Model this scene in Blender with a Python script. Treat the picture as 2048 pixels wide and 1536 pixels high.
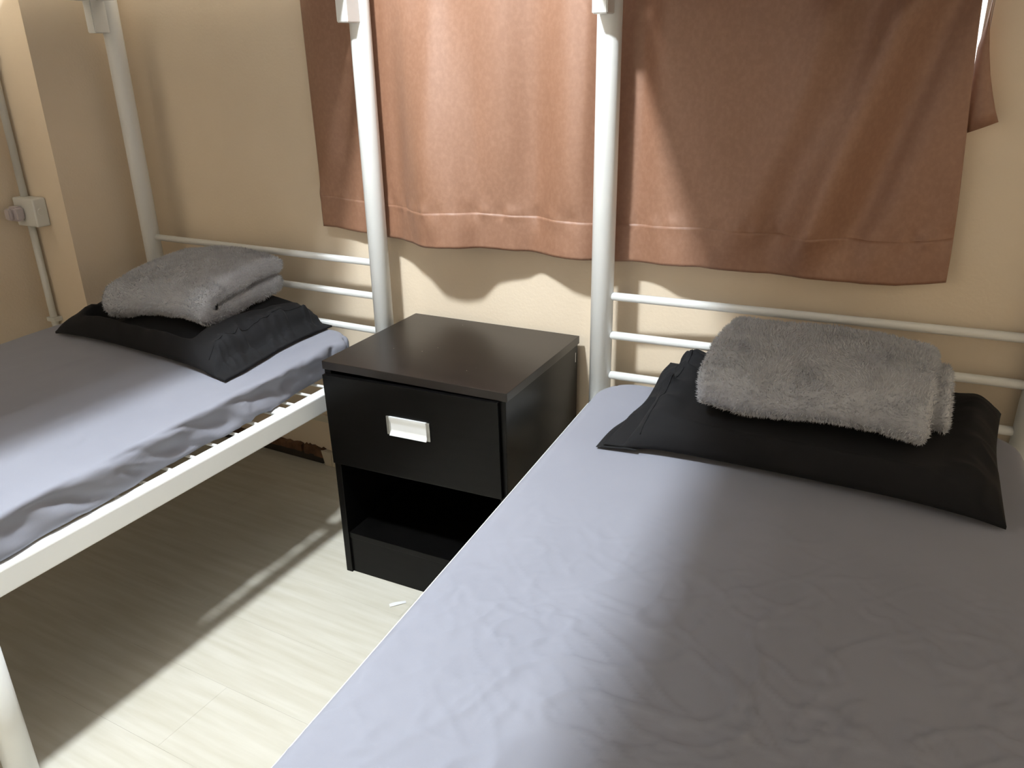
import bpy, bmesh, math
import numpy as np
from mathutils import Matrix, Vector

for o in list(bpy.data.objects): bpy.data.objects.remove(o, do_unlink=True)
SC = bpy.context.scene
COL = SC.collection

# ------------------------------------------------------------------ camera
W, H, F = 2048, 1536, 1599.0
CAM = np.array([1.15253, -1.74682, 1.22780])
CR = np.array([0.87994702, 0.47479036, -0.01635106])
CU = np.array([-0.16701652, 0.34139239, 0.92496309])
CF = np.array([-0.44474569, 0.81118762, -0.37970505])
cd = bpy.data.cameras.new('camera'); cam = bpy.data.objects.new('camera', cd); COL.objects.link(cam)
cd.sensor_fit = 'HORIZONTAL'; cd.sensor_width = 36.0; cd.lens = F / W * 36.0
cd.clip_start = 0.02
cam.matrix_world = Matrix(((CR[0], CU[0], -CF[0], CAM[0]), (CR[1], CU[1], -CF[1], CAM[1]),
                           (CR[2], CU[2], -CF[2], CAM[2]), (0, 0, 0, 1)))
SC.camera = cam

def pix(x, y, axis, val):
    """point where the sight line of a photo pixel meets the plane axis = val"""
    v = CF + CR * (x - W / 2) / F + CU * (H / 2 - y) / F
    return CAM + v * ((val - CAM[axis]) / v[axis])

# ------------------------------------------------------------------ world, light, exposure
wd = bpy.data.worlds.new('overcast_sky'); SC.world = wd; wd.use_nodes = True
bg = wd.node_tree.nodes['Background']; bg.inputs[0].default_value = (1.0, 0.93, 0.88, 1); bg.inputs[1].default_value = 2.2
SC.view_settings.view_transform = 'Standard'; SC.view_settings.look = 'None'
SC.view_settings.gamma = 1.0; SC.view_settings.use_curve_mapping = False
SC.view_settings.exposure = 0.0
LAMP = (0.16, -1.34, 2.38)
LAMP_STRENGTH = 1180.0
LAMP_COLOR = (0.89, 0.96, 1.0)

# ------------------------------------------------------------------ noise helpers
RNG = np.random.RandomState(7)
PERM = RNG.permutation(256); PERM = np.concatenate([PERM, PERM, PERM])
VAL = RNG.rand(256) * 2 - 1
def vnoise(p):
    p = np.asarray(p, float); i = np.floor(p).astype(int); f = p - i; f = f * f * (3 - 2 * f); i &= 255
    def h(a, b, c): return VAL[PERM[PERM[PERM[(i[..., 0] + a) & 255] + ((i[..., 1] + b) & 255)] + ((i[..., 2] + c) & 255)]]
    x, y, z = f[..., 0], f[..., 1], f[..., 2]
    def L(a, b, t): return a + (b - a) * t
    return L(L(L(h(0,0,0), h(1,0,0), x), L(h(0,1,0), h(1,1,0), x), y), L(L(h(0,0,1), h(1,0,1), x), L(h(0,1,1), h(1,1,1), x), y), z)
def fbm(p, octv=3):
    p = np.asarray(p, float); s = 0; a = 1.0
    for k in range(octv): s = s + a * vnoise(p * 2 ** k + 17.3 * k); a *= .5
    return s
def ridge(p, octv=2): return 1 - np.abs(fbm(p, octv)) * 1.6
def sstep(a, b, x):
    t = np.clip((np.asarray(x, float) - a) / (b - a), 0, 1); return t * t * (3 - 2 * t)

# ------------------------------------------------------------------ materials
def mat(name, col, rough=.5, metal=0, spec=.5, col2=None, scale=8, stretch=(1,1,1), bump=0, bscale=60, bdist=.002, sheen=0, detail=4, contrast=(.35,.65), emit=None, specks=0, coat=None):
    m = bpy.data.materials.new(name); m.use_nodes = True; nt = m.node_tree; N = nt.nodes; Lk = nt.links
    b = N['Principled BSDF']; b.inputs['Base Color'].default_value = (*col, 1); b.inputs['Roughness'].default_value = rough
    b.inputs['Metallic'].default_value = metal; b.inputs['Specular IOR Level'].default_value = spec
    if coat:
        b.inputs['Coat Weight'].default_value, b.inputs['Coat Roughness'].default_value, b.inputs['Coat IOR'].default_value = coat
    if sheen:
        b.inputs['Sheen Weight'].default_value = sheen; b.inputs['Sheen Roughness'].default_value = .4
    tc = N.new('ShaderNodeTexCoord'); mp = N.new('ShaderNodeMapping'); mp.inputs['Scale'].default_value = stretch
    Lk.new(tc.outputs['Object'], mp.inputs['Vector'])
    last = None
    if col2:
        n = N.new('ShaderNodeTexNoise'); n.inputs['Scale'].default_value = scale; n.inputs['Detail'].default_value = detail
        Lk.new(mp.outputs[0], n.inputs['Vector'])
        r = N.new('ShaderNodeValToRGB'); r.color_ramp.elements[0].position = contrast[0]; r.color_ramp.elements[1].position = contrast[1]
        r.color_ramp.elements[0].color = (*col, 1); r.color_ramp.elements[1].color = (*col2, 1)
        Lk.new(n.outputs['Fac'], r.inputs[0]); last = r.outputs[0]
    if specks:
        v = N.new('ShaderNodeTexVoronoi'); v.inputs['Scale'].default_value = 26; Lk.new(tc.outputs['Object'], v.inputs['Vector'])
        c = N.new('ShaderNodeMath'); c.operation = 'LESS_THAN'; c.inputs[1].default_value = specks; Lk.new(v.outputs['Distance'], c.inputs[0])
        mx = N.new('ShaderNodeMixRGB'); Lk.new(c.outputs[0], mx.inputs[0]); mx.inputs[2].default_value = (.6, .58, .55, 1)
        if last: Lk.new(last, mx.inputs[1])
        else: mx.inputs[1].default_value = (*col, 1)
        last = mx.outputs[0]
    if last: Lk.new(last, b.inputs['Base Color'])
    if bump:
        n2 = N.new('ShaderNodeTexNoise'); n2.inputs['Scale'].default_value = bscale; n2.inputs['Detail'].default_value = 3
        Lk.new(mp.outputs[0], n2.inputs['Vector'])
        bp = N.new('ShaderNodeBump'); bp.inputs['Strength'].default_value = bump; bp.inputs['Distance'].default_value = bdist
        Lk.new(n2.outputs['Fac'], bp.inputs['Height']); Lk.new(bp.outputs[0], b.inputs['Normal'])
    if emit:
        b.inputs['Emission Color'].default_value = (*emit[0], 1); b.inputs['Emission Strength'].default_value = emit[1]
    return m

M = {}
M['wall'] = mat('tan_wall_paint', (.80, .673, .522), .75, spec=.25, col2=(.84, .713, .557), scale=3, bump=.35, bscale=140, bdist=.0015)
M['ceiling'] = mat('ceiling_paint', (.48, .465, .435), .8, spec=.2, col2=(.50, .485, .455), scale=3, bump=.2, bscale=120)
M['plank'] = mat('pale_oak_vinyl', (.60, .565, .47), .5, spec=.35, col2=(.70, .67, .59), scale=7, stretch=(.55, 7, 1), detail=6, bump=.12, bscale=30, bdist=.001, contrast=(.3, .7))
M['metal'] = mat('white_powder_coat', (.80, .81, .80), .32, spec=.5, col2=(.83, .84, .83), scale=5, bump=.05, bscale=200, bdist=.0005)
M['curtain'] = mat('brown_satin', (.262, .122, .066), .6, spec=.1, col2=(.315, .158, .092), scale=110, stretch=(1, 1, .8), coat=(1.0, .60, 1.80), bump=.22, bscale=70, bdist=.0012, contrast=(.4, .75), detail=8)
M['sheet'] = mat('grey_lilac_cotton', (.248, .255, .302), .85, spec=.15, col2=(.265, .272, .320), scale=5, bump=.25, bscale=900, bdist=.0004, sheen=.1)
M['core'] = mat('dark_mattress_ticking', (.10, .10, .115), .9, spec=.1, col2=(.13, .13, .145), scale=40)
M['pillow'] = mat('charcoal_cotton', (.0125, .0125, .0135), .88, spec=.10, col2=(.0165, .0165, .018), scale=6, bump=.25, bscale=800, bdist=.0004, sheen=.03)
M['fleece'] = mat('grey_fleece', (.43, .44, .475), .95, spec=.05, col2=(.49, .50, .535), scale=14, bump=.6, bscale=260, bdist=.003, sheen=.25)
M['pile'] = mat('grey_fleece_pile', (.49, .50, .535), .95, spec=.05, col2=(.59, .60, .635), scale=22, sheen=.2)
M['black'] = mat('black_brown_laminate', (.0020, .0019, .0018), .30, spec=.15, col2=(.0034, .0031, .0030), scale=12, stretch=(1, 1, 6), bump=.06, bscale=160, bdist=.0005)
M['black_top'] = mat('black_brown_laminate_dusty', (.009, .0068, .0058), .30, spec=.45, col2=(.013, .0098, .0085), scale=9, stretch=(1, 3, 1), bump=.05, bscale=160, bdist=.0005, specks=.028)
M['chrome'] = mat('satin_chrome', (.88, .89, .90), .25, metal=.25, col2=(.84, .85, .86), scale=20)
M['chrome_dark'] = mat('grey_zinc', (.45, .45, .43), .35, metal=.8, col2=(.38, .38, .36), scale=60)
M['plastic'] = mat('white_pvc', (.70, .70, .66), .4, col2=(.73, .73, .69), scale=10)
M['plug'] = mat('mauve_plastic', (.52, .46, .47), .45, col2=(.55, .49, .50), scale=20)
M['dark'] = mat('dark_subfloor_shadow', (.015, .012, .010), .6, col2=(.03, .022, .016), scale=30)  # subfloor black, also the painted shadow at the wall base
M['brown'] = mat('broken_brown_wood', (.085, .040, .018), .75, col2=(.20, .10, .05), scale=25, bump=.8, bscale=70, bdist=.004)
M['cream'] = mat('cream_skirting_paint', (.62, .56, .45), .5, col2=(.66, .60, .48), scale=10)
M['paper'] = mat('white_paper', (.85, .85, .86), .6, col2=(.88, .88, .88), scale=20)
M['lampglass'] = mat('opal_lamp', (.9, .9, .9), .4, emit=(LAMP_COLOR, LAMP_STRENGTH), col2=(.92, .92, .92))
M['frame'] = mat('aluminium_frame', (.55, .55, .55), .4, metal=.6, col2=(.58, .58, .58), scale=8)
def glass():
    m = bpy.data.materials.new('window_glass'); m.use_nodes = True; nt = m.node_tree; nt.nodes.clear()
    o = nt.nodes.new('ShaderNodeOutputMaterial'); t = nt.nodes.new('ShaderNodeBsdfTransparent'); g = nt.nodes.new('ShaderNodeBsdfGlossy'); mx = nt.nodes.new('ShaderNodeMixShader')
    g.inputs['Roughness'].default_value = .02; mx.inputs[0].default_value = .06
    nt.links.new(t.outputs[0], mx.inputs[1]); nt.links.new(g.outputs[0], mx.inputs[2]); nt.links.new(mx.outputs[0], o.inputs[0]); return m
M['glass'] = glass()

# ------------------------------------------------------------------ mesh helpers
def link(name, me, m, parent=None, smooth=False, loc=None, rz=None):
    o = bpy.data.objects.new(name, me); COL.objects.link(o)
    if m is not None and len(me.materials) == 0: me.materials.append(M[m] if isinstance(m, str) else m)
    if smooth:
        me.polygons.foreach_set('use_smooth', [True] * len(me.polygons))
    if parent is not None: o.parent = parent
    if loc is not None: o.location = loc
    if rz is not None: o.rotation_euler = (0, 0, rz)
    return o
def tag(o, label=None, cat=None, group=None, kind=None):
    if label: o['label'] = label
    if cat: o['category'] = cat
    if group: o['group'] = group
    if kind: o['kind'] = kind
    return o
def empty(name, loc, rz=0, label=None, cat=None, group=None):
    o = bpy.data.objects.new(name, None); COL.objects.link(o); o.location = loc; o.rotation_euler = (0, 0, rz); o.empty_display_size = .05
    return tag(o, label, cat, group)
def bm_mesh(bm, name):
    bmesh.ops.recalc_face_normals(bm, faces=bm.faces)
    me = bpy.data.meshes.new(name); bm.to_mesh(me); bm.free(); return me
def add_box(bm, x0, x1, y0, y1, z0, z1):
    v = [bm.verts.new(p) for p in [(x0,y0,z0),(x1,y0,z0),(x1,y1,z0),(x0,y1,z0),(x0,y0,z1),(x1,y0,z1),(x1,y1,z1),(x0,y1,z1)]]
    for f in [(0,3,2,1),(4,5,6,7),(0,1,5,4),(1,2,6,5),(2,3,7,6),(3,0,4,7)]: bm.faces.new([v[i] for i in f])
def box(name, x0, x1, y0, y1, z0, z1, m, parent=None, bev=.002, seg=2):
    bm = bmesh.new(); add_box(bm, x0, x1, y0, y1, z0, z1)
    if bev: bmesh.ops.bevel(bm, geom=bm.edges[:], offset=bev, segments=seg, affect='EDGES', profile=.6)
    return link(name, bm_mesh(bm, name), m, parent, smooth=False)
def tube_mesh(name, pts, rad, seg=20, cap=True):
    pts = [Vector(p) for p in pts]; bm = bmesh.new(); rings = []
    rads = rad if isinstance(rad, (list, tuple)) else [rad] * len(pts)
    up0 = None
    for i, p in enumerate(pts):
        t = (pts[min(i+1, len(pts)-1)] - pts[max(i-1, 0)]).normalized()
        if up0 is None: up0 = Vector((0, 0, 1)) if abs(t.z) < .9 else Vector((1, 0, 0))
        a = t.cross(up0).normalized(); b = a.cross(t).normalized(); up0 = b
        rings.append([bm.verts.new(p + (a * math.cos(2*math.pi*k/seg) + b * math.sin(2*math.pi*k/seg)) * rads[i]) for k in range(seg)])
    for i in range(len(rings)-1):
        for k in range(seg):
            f = bm.faces.new([rings[i][k], rings[i][(k+1)%seg], rings[i+1][(k+1)%seg], rings[i+1][k]]); f.smooth = True
    if cap: bm.faces.new(rings[0][::-1]); bm.faces.new(rings[-1])
    return bm_mesh(bm, name)
def tube(name, pts, rad, m, parent=None, seg=20): return link(name, tube_mesh(name, pts, rad, seg), m, parent)
def grid_mesh(name, V, closed_u=False):
    """V: array (n, m, 3)"""
    n, mm = V.shape[:2]; idx = np.arange(n * mm).reshape(n, mm)
    if closed_u: a = idx; b = np.roll(idx, -1, 0); q = np.stack([a[:, :-1], b[:, :-1], b[:, 1:], a[:, 1:]], -1)
    else: q = np.stack([idx[:-1, :-1], idx[1:, :-1], idx[1:, 1:], idx[:-1, 1:]], -1)
    return V.reshape(-1, 3), q.reshape(-1, 4)
def np_mesh(name, V, Q):
    me = bpy.data.meshes.new(name); me.from_pydata(np.asarray(V).tolist(), [], np.asarray(Q).tolist() if isinstance(Q, np.ndarray) else Q); me.update(); return me
def weld(me, d=1e-5, recalc=True):
    bm = bmesh.new(); bm.from_mesh(me); bmesh.ops.remove_doubles(bm, verts=bm.verts, dist=d)
    if recalc: bmesh.ops.recalc_face_normals(bm, faces=bm.faces)
    bm.to_mesh(me); bm.free(); return me
def rounded_box_verts(hx, hy, hz, r, step):
    """unwelded surface grid of a box with rounded edges, centre at the origin; returns V, N, Q"""
    Vs, Qs, off = [], [], 0
    nx, ny, nz = [max(4, int(round(2 * h / step))) for h in (hx, hy, hz)]
    def lin(h, n): return np.linspace(-h, h, n + 1)
    for ax, s in ((2,1),(2,-1),(0,1),(0,-1),(1,1),(1,-1)):
        o = [i for i in range(3) if i != ax]; h = (hx, hy, hz); n = (nx, ny, nz)
        A, B = np.meshgrid(lin(h[o[0]], n[o[0]]), lin(h[o[1]], n[o[1]]), indexing='ij')
        V = np.zeros(A.shape + (3,)); V[..., o[0]] = A; V[..., o[1]] = B; V[..., ax] = s * h[ax]
        v, q = grid_mesh('', V); Vs.append(v); Qs.append(q + off); off += len(v)
    V = np.concatenate(Vs); Q = np.concatenate(Qs)
    inner = np.clip(V, [-(hx-r), -(hy-r), -(hz-r)], [hx-r, hy-r, hz-r]); dd = V - inner
    N = dd / np.maximum(np.linalg.norm(dd, axis=1, keepdims=True), 1e-9)
    return inner + N * r, N, Q

# ================================================================== SETTING
YB = .012
XL, XP, YP, XR, YF, ZC = -1.335, -1.128, -.292, 2.45, -3.4, 2.46
WX0, WX1, WZ0, WZ1 = .45, 1.163, 1.135, 2.0     # window opening
fl = empty('floor', (0, 0, 0)); tag(fl, 'pale washed oak vinyl plank floor', None, None, 'structure')
box('subfloor', XL, XR, YF, YB, -.05, -.0035, 'dark', fl, bev=0)
PW, PL = .178, 1.22; row = 0; y = YB
plank_cache = {}
while y > YF:
    x = XL - (row * .47) % PL
    while x < XR:
        x0, x1, y0, y1 = max(x, XL), min(x + PL, XR), max(y - PW, YF), y
        if x1 - x0 > .01:
            bm = bmesh.new(); add_box(bm, x0 + .00015, x1 - .00015, y0 + .00015, y1 - .00015, -.0035, 0)
            link('plank', bm_mesh(bm, 'plank'), 'plank', fl)
        x += PL
    y -= PW; row += 1

bm = bmesh.new()
for b in [(XL-.1, WX0, YB, .13, -.05, ZC), (WX1, XR+.1, YB, .13, -.05, ZC), (WX0, WX1, YB, .13, -.05, WZ0), (WX0, WX1, YB, .13, WZ1, ZC)]: add_box(bm, *b)
tag(link('wall_back', bm_mesh(bm, 'wall_back'), 'wall'), 'tan painted back wall behind the curtain', None, None, 'structure')
for nm, b, mm, lb in [('wall_left', (XL-.1, XL, YF-.1, YP, -.05, ZC), 'wall', 'tan side wall past the bunk'),
                      ('wall_pilaster', (XL-.1, XP, YP, YB, -.05, ZC), 'wall', 'tan wall pier carrying the socket box'),
                      ('wall_right', (XR, XR+.1, YF-.1, YB, -.05, ZC), 'wall', 'tan wall beside the right bunk'),
                      ('wall_front', (XL-.1, XR+.1, YF-.1, YF, -.05, ZC), 'wall', 'tan wall opposite the window'),
                      ('ceiling', (XL-.1, XR+.1, YF-.1, .13, ZC, ZC+.08), 'ceiling', 'off-white ceiling')]:
    tag(box(nm, *b, mm, bev=0), lb, None, None, 'structure')
# window behind the curtain
win = tag(empty('window_1', ((WX0+WX1)/2, .07, WZ0)), 'bright window hidden behind the brown curtain', None, None, 'structure')
hw, hh = (WX1-WX0)/2, WZ1-WZ0
for b in [(-hw, -hw+.03, 0, hh), (hw-.012, hw, 0, hh), (-.02, .02, .03, hh-.03), (-hw+.03, hw-.012, 0, .03), (-hw+.03, hw-.012, hh-.03, hh)]:
    box('window_frame', b[0], b[1], -.02, .02, b[2], b[3], 'frame', win, bev=.002)
box('pane', -hw+.03, -.02, -.003, .003, .03, hh-.03, 'glass', win, bev=0)
box('pane', .02, hw-.012, -.003, .003, .03, hh-.03, 'glass', win, bev=0)

# ruined skirting along the back wall
bb = tag(empty('baseboard_back', (0, YB, 0)), 'broken brown and cream skirting along the back wall', None, None, 'structure')
box('shadow_strip', XP, -.515, -.014, 0, 0, .026, 'dark', bb, bev=.001)  # shadow under the broken pieces, put in as a dark strip
def jag(name, x0, x1, z0, z1, dpt, seed, m):
    n = 14; rs = np.random.RandomState(seed); xs = np.linspace(x0, x1, n)
    zt = z1 + rs.uniform(-.006, .004, n); zb = np.full(n, z0)
    yo = -dpt + rs.uniform(-.003, .003, n)
    bm = bmesh.new(); A = []
    for i in range(n): A.append([bm.verts.new(p) for p in [(xs[i], yo[i], zb[i]), (xs[i], yo[i]+.002, zt[i]), (xs[i], 0, zt[i]+.002), (xs[i], 0, zb[i])]])
    for i in range(n-1):
        for k in range(4): bm.faces.new([A[i][k], A[i+1][k], A[i+1][(k+1)%4], A[i][(k+1)%4]])
    bm.faces.new(A[0]); bm.faces.new(A[-1][::-1])
    link(name, bm_mesh(bm, name), m, bb)
jag('wood_chip', -.80, -.602, .0265, .052, .016, 3, 'brown')
jag('wood_chip', -.597, -.505, .022, .052, .014, 5, 'brown')
jag('wood_chip', -1.10, -.806, .0265, .045, .016, 6, 'brown')
bm = bmesh.new()
pr = [(-.503, 0), (-.475, 0), (-.475, .048), (-.515, .05)]
fa = [bm.verts.new((a, -.018, b)) for a, b in pr]; fb = [bm.verts.new((a, -.0005, b)) for a, b in pr]
bm.faces.new(fa); bm.faces.new(fb[::-1])
for k in range(4): bm.faces.new([fa[k], fb[k], fb[(k+1)%4], fa[(k+1)%4]])
link('skirting_end', bm_mesh(bm, 'skirting_end'), 'cream', bb)
box('skirting_board', -.4745, 1.29, -.018, 0, 0, .05, 'cream', bb, bev=.003)
pz = pix(648, 834, 1, YB)
tag(box('trim_1', -.60, 1.29, YB-.012, YB, pz[2]-.012, pz[2]+.010, 'cream', bev=.002), 'thin cream strip fixed low on the back wall', None, None, 'structure')

# ceiling lamp between the bunks (above the frame)
lamp = empty('ceiling_lamp', (LAMP[0], LAMP[1], ZC), 0, 'round opal ceiling lamp between the two bunks', 'lamp')
bm = bmesh.new(); bmesh.ops.create_cone(bm, cap_ends=True, segments=40, radius1=.085, radius2=.095, depth=.03)
for v in bm.verts: v.co.z -= .015
link('lamp_base', bm_mesh(bm, 'lamp_base'), 'plastic', lamp)
bm = bmesh.new(); bmesh.ops.create_uvsphere(bm, u_segments=32, v_segments=16, radius=.075)
for v in bm.verts: v.co.z = v.co.z * .75 - .078
link('lamp_shade', bm_mesh(bm, 'lamp_shade'), 'lampglass', lamp, smooth=True)

# ================================================================== BUNK BEDS
HR = (.7205, .6270, .5276)         # headboard rail heights
ZT, ZB = .457, .4106               # lower side rail
ZU = 1.388                         # underside of the upper side rail
BL = 1.93
SLAT = None
def bunk(name, loc, rz, sg, label, dz=0.0):
    """sg = +1: the bed extends to +x from its aisle-side head post"""
    t = empty(name, loc, rz, label, 'bunk bed')
    Wd = .880 * sg; R = .0258
    for (u, w) in ((0, 0), (Wd, 0), (0, -BL), (Wd, -BL)):
        p = tube('post', [(u, w, 0.0), (u, w, 1.80), (u, w, 1.806)], [R, R, R*.8], 'metal', t, 28)
        s = -1 if w == 0 else 1
        bm = bmesh.new()
        add_box(bm, u-.016, u+.016, min(w+s*(R-.006), w+s*.068), max(w+s*(R-.006), w+s*.068), 1.306+dz, 1.45)
        bmesh.ops.bevel(bm, geom=bm.edges[:], offset=.002, segments=2, affect='EDGES')
        link('rail_bracket', bm_mesh(bm, 'rail_bracket'), 'metal', t)
    for k, z in enumerate(HR):
        for w in (0, -BL):
            a, b = sorted((math.copysign(R-.004, sg), Wd - math.copysign(R-.004, sg)))
            tube('headboard_rail' if w == 0 else 'footboard_rail', [(a, w, z+dz), (b, w, z+dz)], .0095, 'metal', t, 16)
    for w in (0, -BL):
        for z in (1.52, 1.66):
            a, b = sorted((math.copysign(R-.004, sg), Wd - math.copysign(R-.004, sg)))
            tube('upper_end_rail', [(a, w-.018, z), (b, w-.018, z)], .0095, 'metal', t, 16)
    # side rails of rectangular tube, outer faces flush with the posts
    for side in (0, 1):
        for (z0, z1, nm) in ((ZB+dz, ZT+dz, 'side_rail'), (ZU, ZU+.047, 'upper_side_rail')):
            c = 0 if side == 0 else Wd; out = -sg if side == 0 else sg
            xo = c + out * .0218; xi = c - out * .010
            box(nm, min(xo, xi), max(xo, xi), -BL+.022, -.022, z0, z1, 'metal', t, bev=.003)
    for w in (-.035, -BL+.035):
        a, b = sorted((sg*.010, Wd - sg*.010))
        box('cross_bar', a, b, w-.012, w+.012, ZB+dz, ZB+dz+.03, 'metal', t, bev=.002)
        box('upper_light_stop_bar', a, b, w-.012, w+.012, ZU, ZU+.047, 'metal', t, bev=.002)  # unseen bar added to block a light streak on the curtain
    # wire slats
    a, b = sorted((sg*.008, Wd - sg*.008))
    me = tube_mesh('slat', [(a, 0, 0), (b, 0, 0)], .0038, 8)
    for z in (ZT+dz-.0045, ZU+.030):
        for k in range(29):
            link('slat', me, 'metal', t, loc=(0, -.125 - .0612*k, z))
    # middle support legs
    for u in (0.0, Wd):
        tube('middle_leg', [(u, -1.165, 0), (u, -1.165, ZB+dz+.002)], .0255, 'metal', t, 24)
    return t
bed1 = bunk('bunk_bed', (-.16348, -.07155, 0), .01645, -1, 'white metal bunk bed standing by the tan wall pier')
box('fixing_plate', -.030, -.008, -.438, -.402, ZT-.001, ZT+.0006, 'metal', bed1, bev=0)
bed2 = bunk('bunk_bed', (.48383, -.0884, 0), .07843, 1, 'white metal bunk bed set at a slight angle to the curtained wall', -.0048)
tube('sheet_knot', [(-.006, -1.06, ZT-.006), (-.006, -1.06, ZT-.002), (-.006, -1.06, ZT+.0005)], [.0075, .007, .004], 'sheet', bed2, 14)  # small knot of sheet fabric resting on the rail

# ================================================================== MATTRESSES
def mattress(name, loc, rz, sx, sy, z0, th, label, step, disp, shear=0.0, rad=.028, rc=.09, tuck=0.0, low=.012):
    t = empty(name, loc, rz, label, 'mattress')
    V, N, Q = rounded_box_verts(sx/2, sy/2, th/2, rad, step)
    # rounder plan corners
    hx, hy = sx/2, sy/2
    ax, ay = np.abs(V[:, 0]) - (hx - rc), np.abs(V[:, 1]) - (hy - rc)
    cm = (ax > 0) & (ay > 0); L = np.maximum(np.hypot(ax, ay), 1e-6); M_ = np.maximum(ax, ay)
    k = np.where(cm, M_ / L, 1)
    V[:, 0] = np.where(cm, np.sign(V[:, 0]) * (hx - rc + ax * k), V[:, 0]); V[:, 1] = np.where(cm, np.sign(V[:, 1]) * (hy - rc + ay * k), V[:, 1])
    V = V + N * disp(V, N)[:, None]
    V[:, 0] += shear * V[:, 1] - tuck * sstep(.85, 1, V[:, 0]/hx) * (.5 - V[:, 2]/th)
    V[:, 2] += z0 + th/2
    V[:, 2] = np.maximum(V[:, 2], z0 + low)
    link('fitted_sheet', weld(np_mesh('fitted_sheet', V, Q), 2e-5), 'sheet', t, smooth=True)
    C_, N2, Q2 = rounded_box_verts(sx/2-.035, sy/2-.035, (th-.03)/2, .02, .08)
    C_[:, 0] += shear * C_[:, 1]; C_[:, 2] += z0 + (th-.03)/2
    link('mattress_core', weld(np_mesh('mattress_core', C_, Q2), 2e-5), 'core', t, smooth=True)
    return t
MZ1 = ZT + .0005
def disp1(V, N):
    side = sstep(.3, .9, N[:, 0]); top = sstep(.6, .95, N[:, 2])
    yy = V[:, 1]
    # gathered folds on the aisle side, tight near the head, loose along the length
    far = sstep(.45, .80, yy); s = yy + V[:, 2] * .55 * np.sin(yy * 7)
    p = np.stack([s * 26, V[:, 2] * 7 + 3, V[:, 0] * 2], -1)
    g = (np.abs(vnoise(p)) * 1.5 - .4) * .013 * far
    p2 = np.stack([s * 9 + V[:, 2] * 10, V[:, 2] * 13, yy * 0 + 4], -1)
    loose = (ridge(p2, 3) - .55) * .013 * (.3 + .7 * sstep(-.3, .2, yy))
    w = (g + loose) * side
    w += side * .006 * np.sin((V[:, 2]) * 60) * vnoise(np.stack([yy*5, yy*0, yy*0+2.5], -1))
    w += top * fbm(V * [5, 4, 1] + 9, 2) * .0022 + top * (ridge(V * [14, 7, 1], 2) - .6) * .0008
    return w
m1 = mattress('mattress', (-.569, -1.062, 0), .0165, .858, 1.83, MZ1, .084,
              'mattress in lilac grey fitted sheet on the bunk by the wall pier', .006, disp1, shear=-.046, rad=.017, tuck=.008, low=.003)
def disp2(V, N):
    top = sstep(.6, .95, N[:, 2])
    x, y = V[:, 0], V[:, 1]
    reg = sstep(-.55, .02, -y) * (.5 + .5 * sstep(-.42, -.1, x))
    q = V + .05 * np.stack([vnoise(V*5), vnoise(V*5+7), vnoise(V*5+3)], -1)
    ang = .9; u = q[:, 0]*math.cos(ang) + q[:, 1]*math.sin(ang); v = -q[:, 0]*math.sin(ang) + q[:, 1]*math.cos(ang)
    r1 = np.maximum(ridge(np.stack([u*10, v*26, x*0+1], -1), 2) - .68, 0)
    r2 = np.maximum(ridge(np.stack([u*27+5, v*11, x*0+8], -1), 2) - .70, 0)
    w = top * reg * (r1 * .012 + r2 * .0095) + top * fbm(V*[4, 4, 1]+2, 2)*.0030
    w += top * .002 * np.sin(x*9+y*3) * sstep(.1, .9, -y)
    return w
m2 = mattress('mattress', (1.006, -1.035, 0), .0784, .826, 1.84, MZ1 - .0048, .092,
              'mattress in lilac grey fitted sheet on the angled bunk', .005, disp2)
def disp0(V, N): return V[:, 0] * 0
mattress('mattress', (-.5876, -1.0437, 0), .0165, .852, 1.835, ZU+.0345, .1, 'upper mattress of the bunk by the wall pier', .06, disp0, rc=.02, rad=.012, low=.0)
mattress('mattress', (.998, -1.016, 0), .0784, .858, 1.835, ZU+.0345, .1, 'upper mattress of the angled bunk', .06, disp0, rc=.02, rad=.012, low=.0)
TOP1 = MZ1 + .084; TOP2 = MZ1 - .0048 + .092

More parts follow.
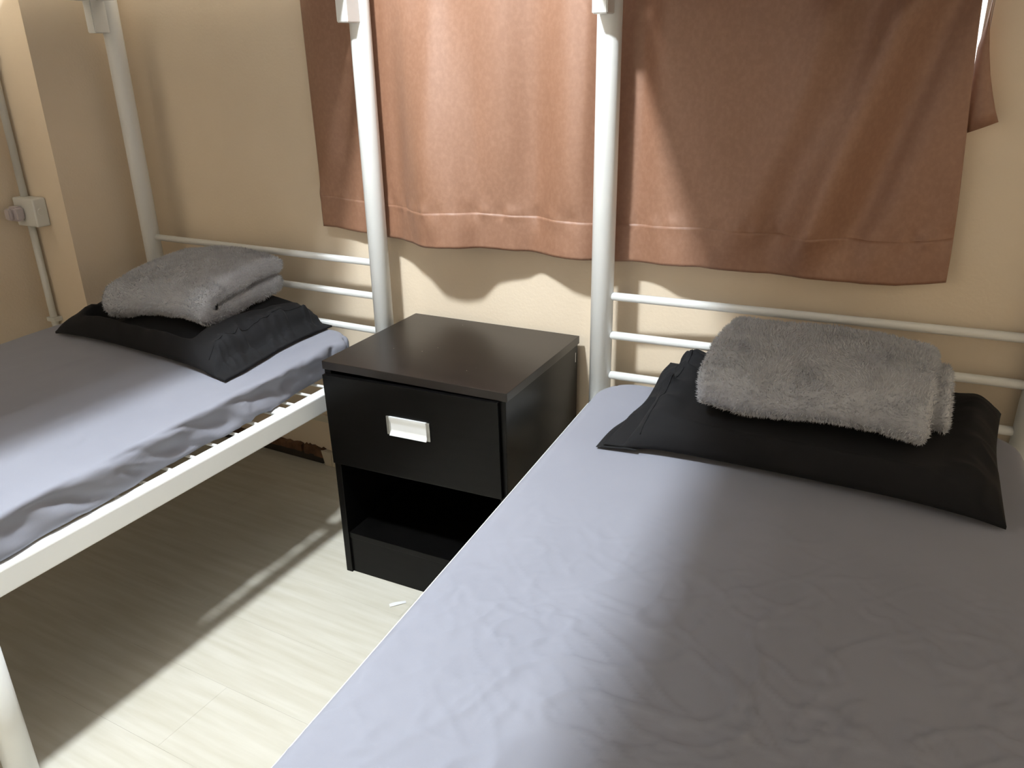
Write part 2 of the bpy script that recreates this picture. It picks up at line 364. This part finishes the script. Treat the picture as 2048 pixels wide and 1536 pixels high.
# ================================================================== PILLOWS
def pillow(name, loc, rz, sx, sy, th, label, flap, seed, lift=None, press=None, n=170, taper=0.0, under=False):
    """flap = +1 / -1: end where the empty mouth of the case hangs over the bed; local z=0 is the sheet"""
    t = empty(name, loc, rz, label, 'pillow')
    u = np.linspace(-1, 1, n); v = np.linspace(-1, 1, int(n*.66)); U, V_ = np.meshgrid(u, v, indexing='ij')
    Us = U * flap
    body = .88 if flap else 1
    ub = np.where(Us > 0, np.clip(Us / body, 0, 1), Us)
    prof = np.power(np.clip(1 - np.abs(ub) ** 3.6, 0, 1), .50) * np.power(np.clip(1 - np.abs(V_) ** 3.4, 0, 1), .44)
    edge = (1 - np.abs(U) ** 8) * (1 - np.abs(V_) ** 8)
    X = U * sx/2 * (1 - .035 * (1 - V_**2) * np.abs(U)**3); Y = V_ * sy/2 * (1 - .075 * (1 - U**2) * np.abs(V_)**3)
    X = X - taper * (V_ + 1)/2 * np.clip(U, 0, 1)
    fl_ = sstep(.70, .88, Us)
    P3 = np.stack([X*7 + seed, Y*7, X*0 + seed*2.1], -1)
    wr = fbm(P3, 3)
    rd = ridge(np.stack([X*13 + seed + Y*7, Y*19, X*0 + seed], -1), 2) - .55
    nearc = sstep(.45, 1.0, np.maximum(np.abs(U), np.abs(V_)))
    Ht = th * prof * (1 + .05 * wr) + edge * (.003 + fl_ * (.014 + .022 * wr)) + rd * .014 * nearc * prof + fl_ * edge * np.maximum(rd, 0) * .050
    Hb = -.004 * prof * 0
    zt = np.maximum(Ht, .0025) + .004
    rim_ = .020 * np.clip(1.25 - np.maximum(np.abs(U)*np.abs(V_), 0)**2 * 1.2, 0, 1) * (1 - .75*fl_)
    up = rim_ * (1 - prof)**2; zt = zt + up; zb = .0012 + up
    lf = 0 if lift is None else lift(U, V_)
    if press is not None: zt = np.maximum(press(X, Y, zt + lf) - lf, zb + .004)
    mouth = fl_ * (Us > .9) * (.006 * vnoise(np.stack([V_*3+seed, V_*0, V_*0+.5], -1)))
    X = X + flap * mouth
    T_ = np.stack([X, Y, zt + lf], -1); B_ = np.stack([X, Y, np.minimum(zb, zt - .0004) + lf], -1)
    v1, q1 = grid_mesh('', T_); v2, q2 = grid_mesh('', B_)
    # rim
    nn, mm = U.shape; idx = np.arange(nn*mm).reshape(nn, mm)
    rim = np.concatenate([idx[:, 0], idx[-1, 1:], idx[-2::-1, -1], idx[0, -2:0:-1]]); r2 = np.roll(rim, -1)
    rq = np.stack([rim, r2, r2 + nn*mm, rim + nn*mm], -1)
    me = np_mesh('pillow_case', np.concatenate([v1, v2]), np.concatenate([q1, q2[:, ::-1] + nn*mm, rq]))
    link('pillow_case', weld(me, 1e-6), 'pillow', t, smooth=True)
    # piped hem at the mouth of the case
    if flap:
      k = int(round((n-1) * (.90 if flap > 0 else .10)))
      pts = T_[k, 3:-3, :] + [0, 0, .0006]
      if under:
        a_, b_ = np.meshgrid(np.linspace(.80, 1.0, 14), np.linspace(-1.0, -.15, 22), indexing='ij')
        xu = flap * (a_ * sx/2 + .010 * (a_ - .8)/.2 * sstep(-.2, -.9, b_)); yu = b_ * sy/2 - .010 * (a_ - .8)/.2 * sstep(-.6, -1, b_)
        zu_ = .0012 + .002 * (1 + np.sin(b_*9 + a_*20)); Gu = np.stack([xu, yu, zu_], -1)
        vu, qu = grid_mesh('', Gu); vb = vu - [0, 0, .0009]; n1, n2 = a_.shape; ii = np.arange(n1*n2).reshape(n1, n2)
        ri = np.concatenate([ii[:, 0], ii[-1, 1:], ii[-2::-1, -1], ii[0, -2:0:-1]]); rj = np.roll(ri, -1)
        link('case_under_flap', weld(np_mesh('case_under_flap', np.concatenate([vu, vb]), np.concatenate([qu, qu[:, ::-1] + n1*n2, np.stack([ri, rj, rj + n1*n2, ri + n1*n2], -1)])), 1e-7), 'pillow', t, smooth=True)
      tube('hem_seam', [tuple(p) for p in pts[::3]], .0012, 'pillow', t, 6)
    return t
def presser(cx, cy, hx, hy, zb, ty, droop=0.0):
    # the blanket's weight flattens the pillow under its footprint
    def f(X, Y, z):
        m = sstep(1.22, .95, np.abs(X - cx)/hx) * sstep(1.16, .95, np.abs(Y - cy)/hy)
        e = (X - cx)/.17; lim = zb + ty*(Y - cy) - droop*(.013*e*e + .012*np.clip(-e, 0, 1))
        return z - m*np.maximum(0, z - lim)
    return f
p1 = pillow('pillow', (-.575, -.335, TOP1 + .003), -.07, .70, .42, .100,
            'charcoal pillow with rumpled open end under the folded blanket by the wall pier', 1, 3.0, press=presser(-.037, .025, .20, .180, .071, .10, 1.0), taper=.075)
def lift2(U, V_): return .024 * sstep(.1, 1, V_)
p2 = pillow('pillow', (.980, -.285, TOP2 + .003), .01, .655, .40, .100,
            'charcoal pillow with pointed loose corner on the angled bunk', -1, 9.0, lift=lift2, press=presser(.018, .005, .225, .175, .066, .0), under=True)

# ================================================================== FOLDED FLEECE BLANKETS
def ribbon_outline(path, r, n_end=8):
    """closed outline of a thick band following a 2-D path"""
    P = np.array(path, float); T = np.gradient(P, axis=0); T /= np.linalg.norm(T, axis=1, keepdims=True); Nn = np.stack([-T[:, 1], T[:, 0]], -1)
    rr = np.broadcast_to(np.asarray(r, float), (len(P),))[:, None]
    A = P + Nn * rr; B = P - Nn * rr
    def arc(c, t, rad, s): 
        a0 = math.atan2(t[1], t[0]); th = np.linspace(math.pi/2, -math.pi/2, n_end + 2)[1:-1] * s
        return np.stack([c[0] + rad*np.cos(a0 + th), c[1] + rad*np.sin(a0 + th)], -1)
    return np.concatenate([A, arc(P[-1], T[-1], rr[-1, 0], 1), B[::-1], arc(P[0], -T[0], rr[0, 0], 1)])
def smooth_path(pts, n):
    p = np.array(pts, float); s = np.concatenate([[0], np.cumsum(np.linalg.norm(np.diff(p, axis=0), axis=1))]); t = np.linspace(0, s[-1], n)
    q = np.stack([np.interp(t, s, p[:, k]) for k in range(2)], -1)
    for _ in range(14): q[1:-1] = .5*q[1:-1] + .25*(q[:-2] + q[2:])
    return q
def blanket(name, loc, rz, wx, path, r, label, seed, shape, nx=90, npth=130, blades=60000, inner=None):
    t = empty(name, loc, rz, label, 'blanket')
    fold(t, 'folded_fleece', wx, path, r, seed, shape, nx, npth, blades, 0)
    if inner: fold(t, 'inner_loop', .16, inner, .013, seed+3, shape, 40, npth, blades//4, wx/2 + .030 - .08)
    return t
def fold(t, part, wx, path, r, seed, shape, nx, npth, blades, xo):
    out = ribbon_outline(smooth_path(path, npth), r)
    cen = out.mean(0); K = len(out)
    tang = np.roll(out, -1, 0) - np.roll(out, 1, 0); tang /= np.maximum(np.linalg.norm(tang, axis=1, keepdims=True), 1e-9)
    nrm = np.stack([tang[:, 1], -tang[:, 0]], -1)
    area = .5*np.sum(out[:, 0]*np.roll(out[:, 1], -1) - np.roll(out[:, 0], -1)*out[:, 1])
    if area < 0: nrm = -nrm
    xs = np.linspace(-1, 1, nx); rows = []
    rmin = float(np.min(r))
    for x in xs:
        e = max(0, (abs(x) - .93) / .07); ins = rmin * .55 * (1 - math.sqrt(max(0, 1 - e*e)))
        o = out - nrm * ins
        rows.append(np.concatenate([np.full((K, 1), x * wx/2), o], 1))
    G = np.array(rows)                                   # nx, K, 3
    N3 = np.concatenate([np.zeros((nx, K, 1)), np.broadcast_to(nrm, (nx, K, 2))], -1)
    G = G + N3 * (fbm(G * 9 + seed, 3) * .0055 + vnoise(G * 55 + seed) * .0016)[..., None]
    G[..., 0] += .008 * vnoise(np.stack([G[..., 1]*9, G[..., 2]*14, G[..., 1]*0 + seed], -1)) * np.sign(G[..., 0]) * (np.abs(G[..., 0]) > wx*.3)
    G[..., 0] += xo
    G = shape(G)
    Gt = np.transpose(G, (1, 0, 2)); v, q = grid_mesh('', Gt, closed_u=True)
    idx = np.arange(K*nx).reshape(K, nx)
    faces = q.tolist() + [idx[::-1, 0].tolist(), idx[:, -1].tolist()]
    me = weld(np_mesh(part, v, faces), 1e-6)
    fo = link(part, me, 'fleece', t, smooth=True)
    # short fleece pile
    me.calc_loop_triangles(); nt_ = len(me.loop_triangles)
    tv = np.empty(nt_*3, dtype=np.int32); me.loop_triangles.foreach_get('vertices', tv); tv = tv.reshape(-1, 3)
    co = np.empty(len(me.vertices)*3); me.vertices.foreach_get('co', co); co = co.reshape(-1, 3)
    a, b, c = co[tv[:, 0]], co[tv[:, 1]], co[tv[:, 2]]; nn = np.cross(b-a, c-a); ar = np.linalg.norm(nn, axis=1); nn = nn / np.maximum(ar[:, None], 1e-12)
    rs = np.random.RandomState(int(seed*10)); pk = rs.choice(nt_, blades, p=ar/ar.sum())
    r1, r2 = rs.rand(2, blades); sw = r1 + r2 > 1; r1[sw] = 1-r1[sw]; r2[sw] = 1-r2[sw]
    base = a[pk] + (b-a)[pk]*r1[:, None] + (c-a)[pk]*r2[:, None]
    flow = np.stack([vnoise(base*22 + seed), vnoise(base*22 + seed + 9), vnoise(base*22 + seed + 5)], -1)
    dr = nn[pk]*.8 + flow*.8 + rs.uniform(-.45, .45, (blades, 3)); dr /= np.linalg.norm(dr, axis=1, keepdims=True)
    sd = np.cross(dr, rs.uniform(-1, 1, (blades, 3))); sd /= np.maximum(np.linalg.norm(sd, axis=1, keepdims=True), 1e-6)
    ln = rs.uniform(.004, .0085, (blades, 1)); wd_ = .0009
    tri = np.stack([base - sd*wd_, base + sd*wd_, base + dr*ln], 1).reshape(-1, 3)
    pm = bpy.data.meshes.new('fleece_pile'); pm.vertices.add(blades*3); pm.vertices.foreach_set('co', tri.ravel())
    pm.loops.add(blades*3); pm.loops.foreach_set('vertex_index', np.arange(blades*3, dtype=np.int32))
    pm.polygons.add(blades); pm.polygons.foreach_set('loop_start', np.arange(0, blades*3, 3, dtype=np.int32))
    pm.update(calc_edges=True); pm.validate()
    tag(link('fleece_pile', pm, 'pile', fo), kind='stuff')
def shape1(G):
    x, y = G[..., 0].copy(), G[..., 1].copy()
    G[..., 2] += -.026*(x/.17)**2*.5 - .012*np.clip(-x/.17, 0, 1) + .10*y + .010
    return G
# cross-section (y forward = -, z up): U fold, closed at the front, a thinner layer tucked inside
pathA = [(.145, .024), (.08, .023), (-.05, .022), (-.11, .025), (-.140, .045), (-.122, .070), (-.06, .080), (.05, .084), (.12, .080), (.150, .072)]
b1 = blanket('blanket', (-.612, -.312, TOP1 + .076), .07, .345, pathA, .0232,
             'grey fleece blanket folded flat on the pillow by the wall pier', 2.0, shape1)
def shape2(G):
    x = G[..., 0].copy(); z = G[..., 2].copy()
    G[..., 2] += -.010*np.clip(x/.2, 0, 1) + .006*np.sin(x*17)
    return G
pathB = [(.135, .020), (.06, .019), (-.06, .018), (-.110, .021), (-.138, .040), (-.120, .066), (-.05, .086), (.04, .092), (.11, .086), (.140, .070)]
b2 = blanket('blanket', (.993, -.280, TOP2 + .082), .02, .365, pathB, .0195,
             'grey fleece blanket bundled with its loops showing on the angled bunk', 5.0, shape2, inner=[(-.07, .034), (-.085, .050), (-.06, .072), (.0, .080), (.06, .078), (.09, .055), (.07, .030), (.0, .026), (-.05, .030)])
# ================================================================== BEDSIDE CABINET
cab = empty('bedside_cabinet', (-.0851, -.0302, 0), .03673, 'black-brown bedside cabinet with one drawer and an open shelf', 'cabinet')
CW, CD, CH = .481, .404, .5807
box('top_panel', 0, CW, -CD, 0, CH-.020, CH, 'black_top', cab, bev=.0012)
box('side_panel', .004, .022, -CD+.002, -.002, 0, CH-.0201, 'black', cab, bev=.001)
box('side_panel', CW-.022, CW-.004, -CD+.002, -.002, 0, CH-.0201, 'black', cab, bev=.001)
box('back_panel', .0222, CW-.0222, -.008, -.002, .02, CH-.0202, 'black', cab, bev=0)
box('shelf', .0222, CW-.0222, -CD+.006, -.0085, .102, .118, 'black', cab, bev=.001)
box('plinth', .0222, CW-.0222, -CD+.008, -CD+.024, 0, .1018, 'black', cab, bev=.001)
box('divider', .0222, CW-.0222, -CD+.03, -.0085, .318, .330, 'black', cab, bev=.001)
dr = box('drawer', -.2295, .2295, -.008, .009, -.1150, .1150, 'black', cab, bev=.0012)
dr.location = (.2355, -CD, .4395); dr.rotation_euler = (0, -.020, 0)
box('drawer_box', -.20, .20, .0095, .36, -.10, .07, 'black', dr, bev=.001)
# flush cup pull
hx, hz, hw_, hh_ = .0005, .0175, .0575, .0225
yf = -.008
for b in [(hx-hw_, hx-hw_+.009, yf-.004, yf, hz-hh_, hz+hh_), (hx+hw_-.009, hx+hw_, yf-.004, yf, hz-hh_, hz+hh_)]:
    box('handle_end', *b, 'chrome_dark', dr, bev=.0012)
# bowed dish of the pull: a shallow curved sheet with a proud lower lip
n = 16; zz = np.linspace(-hh_, hh_, n); prof = []
for z in zz:
    tq = (z + hh_) / (2*hh_)
    yq = -.0075*max(0, 1 - tq/.22) - .0005 - .0052*sstep(.55, 1.0, tq)
    prof.append((yf + yq, hz + z))
prof += [(yf + .0, hz + hh_), (yf + .0, hz - hh_)]
bm = bmesh.new(); A = [bm.verts.new((hx-hw_+.0085, a, b)) for a, b in prof]; B = [bm.verts.new((hx+hw_-.0085, a, b)) for a, b in prof]
for k in range(len(prof)): bm.faces.new([A[k], A[(k+1)%len(prof)], B[(k+1)%len(prof)], B[k]])
bm.faces.new(A); bm.faces.new(B[::-1])
link('handle', bm_mesh(bm, 'handle'), 'chrome', dr)
box('scuff', CW-.0041, CW-.0036, -.016, -.013, .515, .54, 'paper', cab, bev=0)

# ================================================================== CURTAINS
# depth of the hem in front of the wall (read from the scalloped shadow it throws)
HX = [-.40, -.355, -.30, -.22, -.165, -.10, -.03, .03, .09, .16, .23, .29, .36, .42, .47, .53, .62, .72, .84, .94, 1.02, 1.10, 1.20]
HD = [.016, .016, .014, .024, .031, .050, .095, .122, .118, .078, .058, .045, .070, .072, .046, .034, .058, .074, .058, .068, .048, .030, .022]
TX = [-.40, -.30, -.165, -.05, .06, .16, .27, .37, .48, .60, .74, .88, .98, 1.06, 1.20]
TD = [.020, .034, .030, .068, .046, .080, .058, .076, .040, .064, .042, .062, .036, .056, .030]
def cub(xs, ys, x):
    xs = np.array(xs); ys = np.array(ys); m_ = np.gradient(ys, xs); i = np.clip(np.searchsorted(xs, x) - 1, 0, len(xs)-2)
    h = xs[i+1]-xs[i]; t = (x - xs[i])/h
    return (2*t**3-3*t**2+1)*ys[i] + (t**3-2*t**2+t)*h*m_[i] + (-2*t**3+3*t**2)*ys[i+1] + (t**3-t**2)*h*m_[i+1]
hem_px = [(648,452),(675,454),(700,460),(735,467),(770,473),(815,482),(850,496),(900,497),(960,496),(1030,502),(1100,511),(1150,519),(1190,520),(1230,522),(1300,527),(1400,535),(1520,546),(1640,560),(1720,568),(1790,571),(1850,568),(1892,565)]
hx_, hz_ = [], []
for (a, b) in hem_px:
    dep = .05
    for _ in range(12):
        p = pix(a, b, 1, -dep); dep = float(cub(HX, HD, np.array([p[0]]))[0])
    hx_.append(p[0]); hz_.append(p[2])
o_ = np.argsort(hx_); hx_ = np.array(hx_)[o_]; hz_ = np.array(hz_)[o_]
CX0, CX1, CZ1 = float(hx_[0]), float(hx_[-1]), 1.97
nxc, nzc = 420, 190
def curtain_surface(S, Tt):
    """S across 0..1, Tt up 0..1 -> points (front side)"""
    x = CX0 + (CX1 - CX0) * S
    zl = np.interp(x, hx_, hz_)
    z = zl + (CZ1 - zl) * Tt
    zh = z - zl
    # right edge drifts a little towards the top
    xw = x - .030 * sstep(.75, 1, S) * sstep(0, .6, zh)
    a = sstep(0.05, .75, zh)
    dep = cub(HX, HD, x) * (1 - a) + cub(TX, TD, x) * a
    P3 = np.stack([x*5 + 3, z*1.4, x*0 + .5], -1)
    dep = dep + fbm(P3, 2) * .006 * (1 - sstep(0, .05, -np.abs(x + .165) + .05)) * sstep(.02, .2, zh)
    fd = sstep(.03, .25, zh) * sstep(.0, .035, np.abs(x + .165) - .03) * sstep(.0, .035, np.abs(x - .485) - .03) * (1 - sstep(.5, .7, x))
    dep = dep + fd * (.0075*np.sin(x*36 + 1.4*np.sin(z*2.2+x*3)) + .0030*vnoise(np.stack([x*22, z*1.5, x*0+7], -1)))
    # slanting drag folds on the shaded right part
    rgt = sstep(.62, .78, x)
    q = (x - .95) + (z - 1.0) * -.33
    dep = dep + rgt * (.038*np.exp(-(q/.036)**2) - .026*np.exp(-((q-.080)/.034)**2) + .022*np.exp(-((q+.13)/.045)**2)) * sstep(-.02, .12, zh)
    # puckers along the hem stitching
    st = .088
    pk = vnoise(np.stack([x*48, z*10, x*0+2], -1)) * np.exp(-((zh - st)/.018)**2) * .0050
    pk2 = vnoise(np.stack([x*26, z*9, x*0+5], -1)) * sstep(.13, .02, zh) * .0045
    dep = dep + pk + pk2
    lim = np.where(x > .5, .0884 - .0784*(x - .484) + .003, 1.0); dep = dep + (np.minimum(dep, lim) - dep)*sstep(1.28, 1.37, z)
    dep = np.maximum(dep, .008)
    # clear of the two posts
    return np.stack([xw, -dep, z], -1), zh
S, Tt = np.meshgrid(np.linspace(0, 1, nxc), np.linspace(0, 1, nzc)**1.7, indexing='ij')
Pc, zh = curtain_surface(S, Tt)
v1, q1 = grid_mesh('', Pc); Pb = Pc + [0, .0016, 0]; v2, q2 = grid_mesh('', Pb)
idx = np.arange(nxc*nzc).reshape(nxc, nzc)
rim = np.concatenate([idx[:, 0], idx[-1, 1:], idx[-2::-1, -1], idx[0, -2:0:-1]]); r2_ = np.roll(rim, -1); ntot = nxc*nzc
cur = empty('curtain', (.4, -.06, .79), 0, 'wide brown satin curtain hanging behind the two inner bed posts', 'curtain')
me = np_mesh('drape', np.concatenate([v1, v2]) - [.4, -.06, .79], np.concatenate([q1, q2[:, ::-1] + ntot, np.stack([rim, r2_, r2_+ntot, rim+ntot], -1)]))
weld(me, 1e-7); link('drape', me, 'curtain', cur, smooth=True)
# turned-up hem band
S2, Tz = np.meshgrid(np.linspace(0, 1, 420), np.linspace(0, .086, 14), indexing='ij')
xx = CX0 + (CX1-CX0)*S2; zl = np.interp(xx, hx_, hz_)
Ph, _ = curtain_surface(S2, Tz/(CZ1-zl))
Ph[..., 1] -= .0004 * sstep(0, .05, .086 - Tz) + .00012
v1, q1 = grid_mesh('', Ph); Pb = Ph + [0, .0012, 0]; v2, q2 = grid_mesh('', Pb); nn, mm = Ph.shape[:2]
idx = np.arange(nn*mm).reshape(nn, mm); rim = np.concatenate([idx[:, 0], idx[-1, 1:], idx[-2::-1, -1], idx[0, -2:0:-1]]); r2_ = np.roll(rim, -1)
me = np_mesh('hem', np.concatenate([v1, v2]) - [.4, -.06, .79], np.concatenate([q1, q2[:, ::-1] + nn*mm, np.stack([rim, r2_, r2_+nn*mm, rim+nn*mm], -1)]))
weld(me, 1e-7); link('hem', me, 'curtain', cur, smooth=True)
tube('curtain_rod', [(-.5-.4, 0, CZ1-.79), (1.4-.4, 0, CZ1-.79)], .008, 'metal', cur, 14)

# short flap of a second curtain, its corner showing past the edge of the first
cl = [(1988, -60), (1985, 0), (1973, 45), (1955, 95), (1945, 150), (1940, 190), (1936, 225), (1934, 266)]
crt = [(1990, -60), (1987, 0), (1980, 40), (1979, 100), (1981, 150), (1986, 190), (1991, 220), (1997, 244)]
rowsF = []
for (a, b) in zip(cl, crt):
    pl, pr_ = pix(*a, 1, -.016), pix(*b, 1, -.022)
    rowsF.append([pl + (pr_ - pl)*k/8 + np.array([0, -.006*math.sin(k/8*math.pi), 0]) for k in range(9)])
rowsF = np.array(rowsF); rowsF[..., 1] = np.clip(rowsF[..., 1], -.028, -.006)
fl2 = empty('curtain', tuple(rowsF[-1, 4]), 0, 'dark brown corner of a short curtain peeking past the wide one', 'curtain')
v1, q1 = grid_mesh('', rowsF); v2 = v1 + [0, .0015, 0]; nn, mm = rowsF.shape[:2]
idx = np.arange(nn*mm).reshape(nn, mm); rim = np.concatenate([idx[:, 0], idx[-1, 1:], idx[-2::-1, -1], idx[0, -2:0:-1]]); r2_ = np.roll(rim, -1)
me = np_mesh('drape', np.concatenate([v1, v2]) - np.array(fl2.location), np.concatenate([q1, q1[:, ::-1] + nn*mm, np.stack([rim, r2_, r2_+nn*mm, rim+nn*mm], -1)]))
weld(me, 1e-7); link('drape', me, 'curtain', fl2, smooth=True)

# ================================================================== CONDUIT, SOCKET BOX, PLUG, SCRAP
cx_, cy_ = -1.288, YP - .016
cp = empty('conduit', (cx_, cy_, .3), 0, 'white plastic conduit running up the wall pier into the socket box', 'conduit')
tube('pipe', [(0, 0, .862-.3), (0, 0, ZC-.31)], .0105, 'plastic', cp, 16)
tube('pipe', [(0, 0, .0), (0, 0, .778-.3)], .0105, 'plastic', cp, 16)
for z in (.48, 1.25):
    box('saddle_clip', -.020, .020, -.013, .016, z-.3-.007, z-.3+.007, 'plastic', cp, bev=.003)
sk = empty('socket_box', (-1.262, YP, .779), 0, 'white surface socket box on the wall pier', 'socket')
box('box_body', -.049, .049, -.042, 0, 0, .084, 'plastic', sk, bev=.006, seg=3)
bm = bmesh.new(); bmesh.ops.create_cone(bm, cap_ends=True, segments=28, radius1=.012, radius2=.011, depth=.0016, matrix=Matrix.Rotation(math.pi/2, 4, 'Y'))
kn = link('knockout', bm_mesh(bm, 'knockout'), 'plastic', sk); kn.location = (.0496, -.021, .044)
pg = empty('plug', (-1.280, YP-.042, .82), 0, 'mauve plastic plug pushed into the socket box', 'plug')
bm = bmesh.new(); add_box(bm, -.021, .021, -.030, -.0002, -.022, .020); bmesh.ops.bevel(bm, geom=bm.edges[:], offset=.006, segments=3, affect='EDGES')
link('plug_body', bm_mesh(bm, 'plug_body'), 'plug', pg)
bm = bmesh.new(); add_box(bm, -.016, .012, -.042, -.0302, -.018, .016); bmesh.ops.bevel(bm, geom=bm.edges[:], offset=.004, segments=2, affect='EDGES')
link('plug_grip', bm_mesh(bm, 'plug_grip'), 'plug', pg)
a, b = pix(779, 1211, 2, .001), pix(812, 1204, 2, .001); dv = (b - a); nv = np.array([-dv[1], dv[0], 0]); nv = nv/np.linalg.norm(nv)*.0055
bm = bmesh.new(); ks = np.linspace(0, 1, 6)
lo = [[bm.verts.new(tuple(a + dv*k + s_*nv*(1+.2*math.sin(k*5)) + np.array([0, 0, zq + .0012*math.sin(k*3.1)]))) for s_ in (-1, 1)] for zq in (0,) for k in ks]
hi = [[bm.verts.new(tuple(np.array(v.co) + [0, 0, .0005])) for v in pr] for pr in lo]
for k in range(5):
    bm.faces.new([hi[k][0], hi[k+1][0], hi[k+1][1], hi[k][1]]); bm.faces.new([lo[k][1], lo[k+1][1], lo[k+1][0], lo[k][0]])
    bm.faces.new([lo[k][0], lo[k+1][0], hi[k+1][0], hi[k][0]]); bm.faces.new([hi[k][1], hi[k+1][1], lo[k+1][1], lo[k][1]])
bm.faces.new([lo[0][0], hi[0][0], hi[0][1], lo[0][1]]); bm.faces.new([lo[5][1], hi[5][1], hi[5][0], lo[5][0]])
tag(link('paper_scrap', bm_mesh(bm, 'paper_scrap'), 'paper'), 'torn white paper scrap lying on the floor', 'paper')
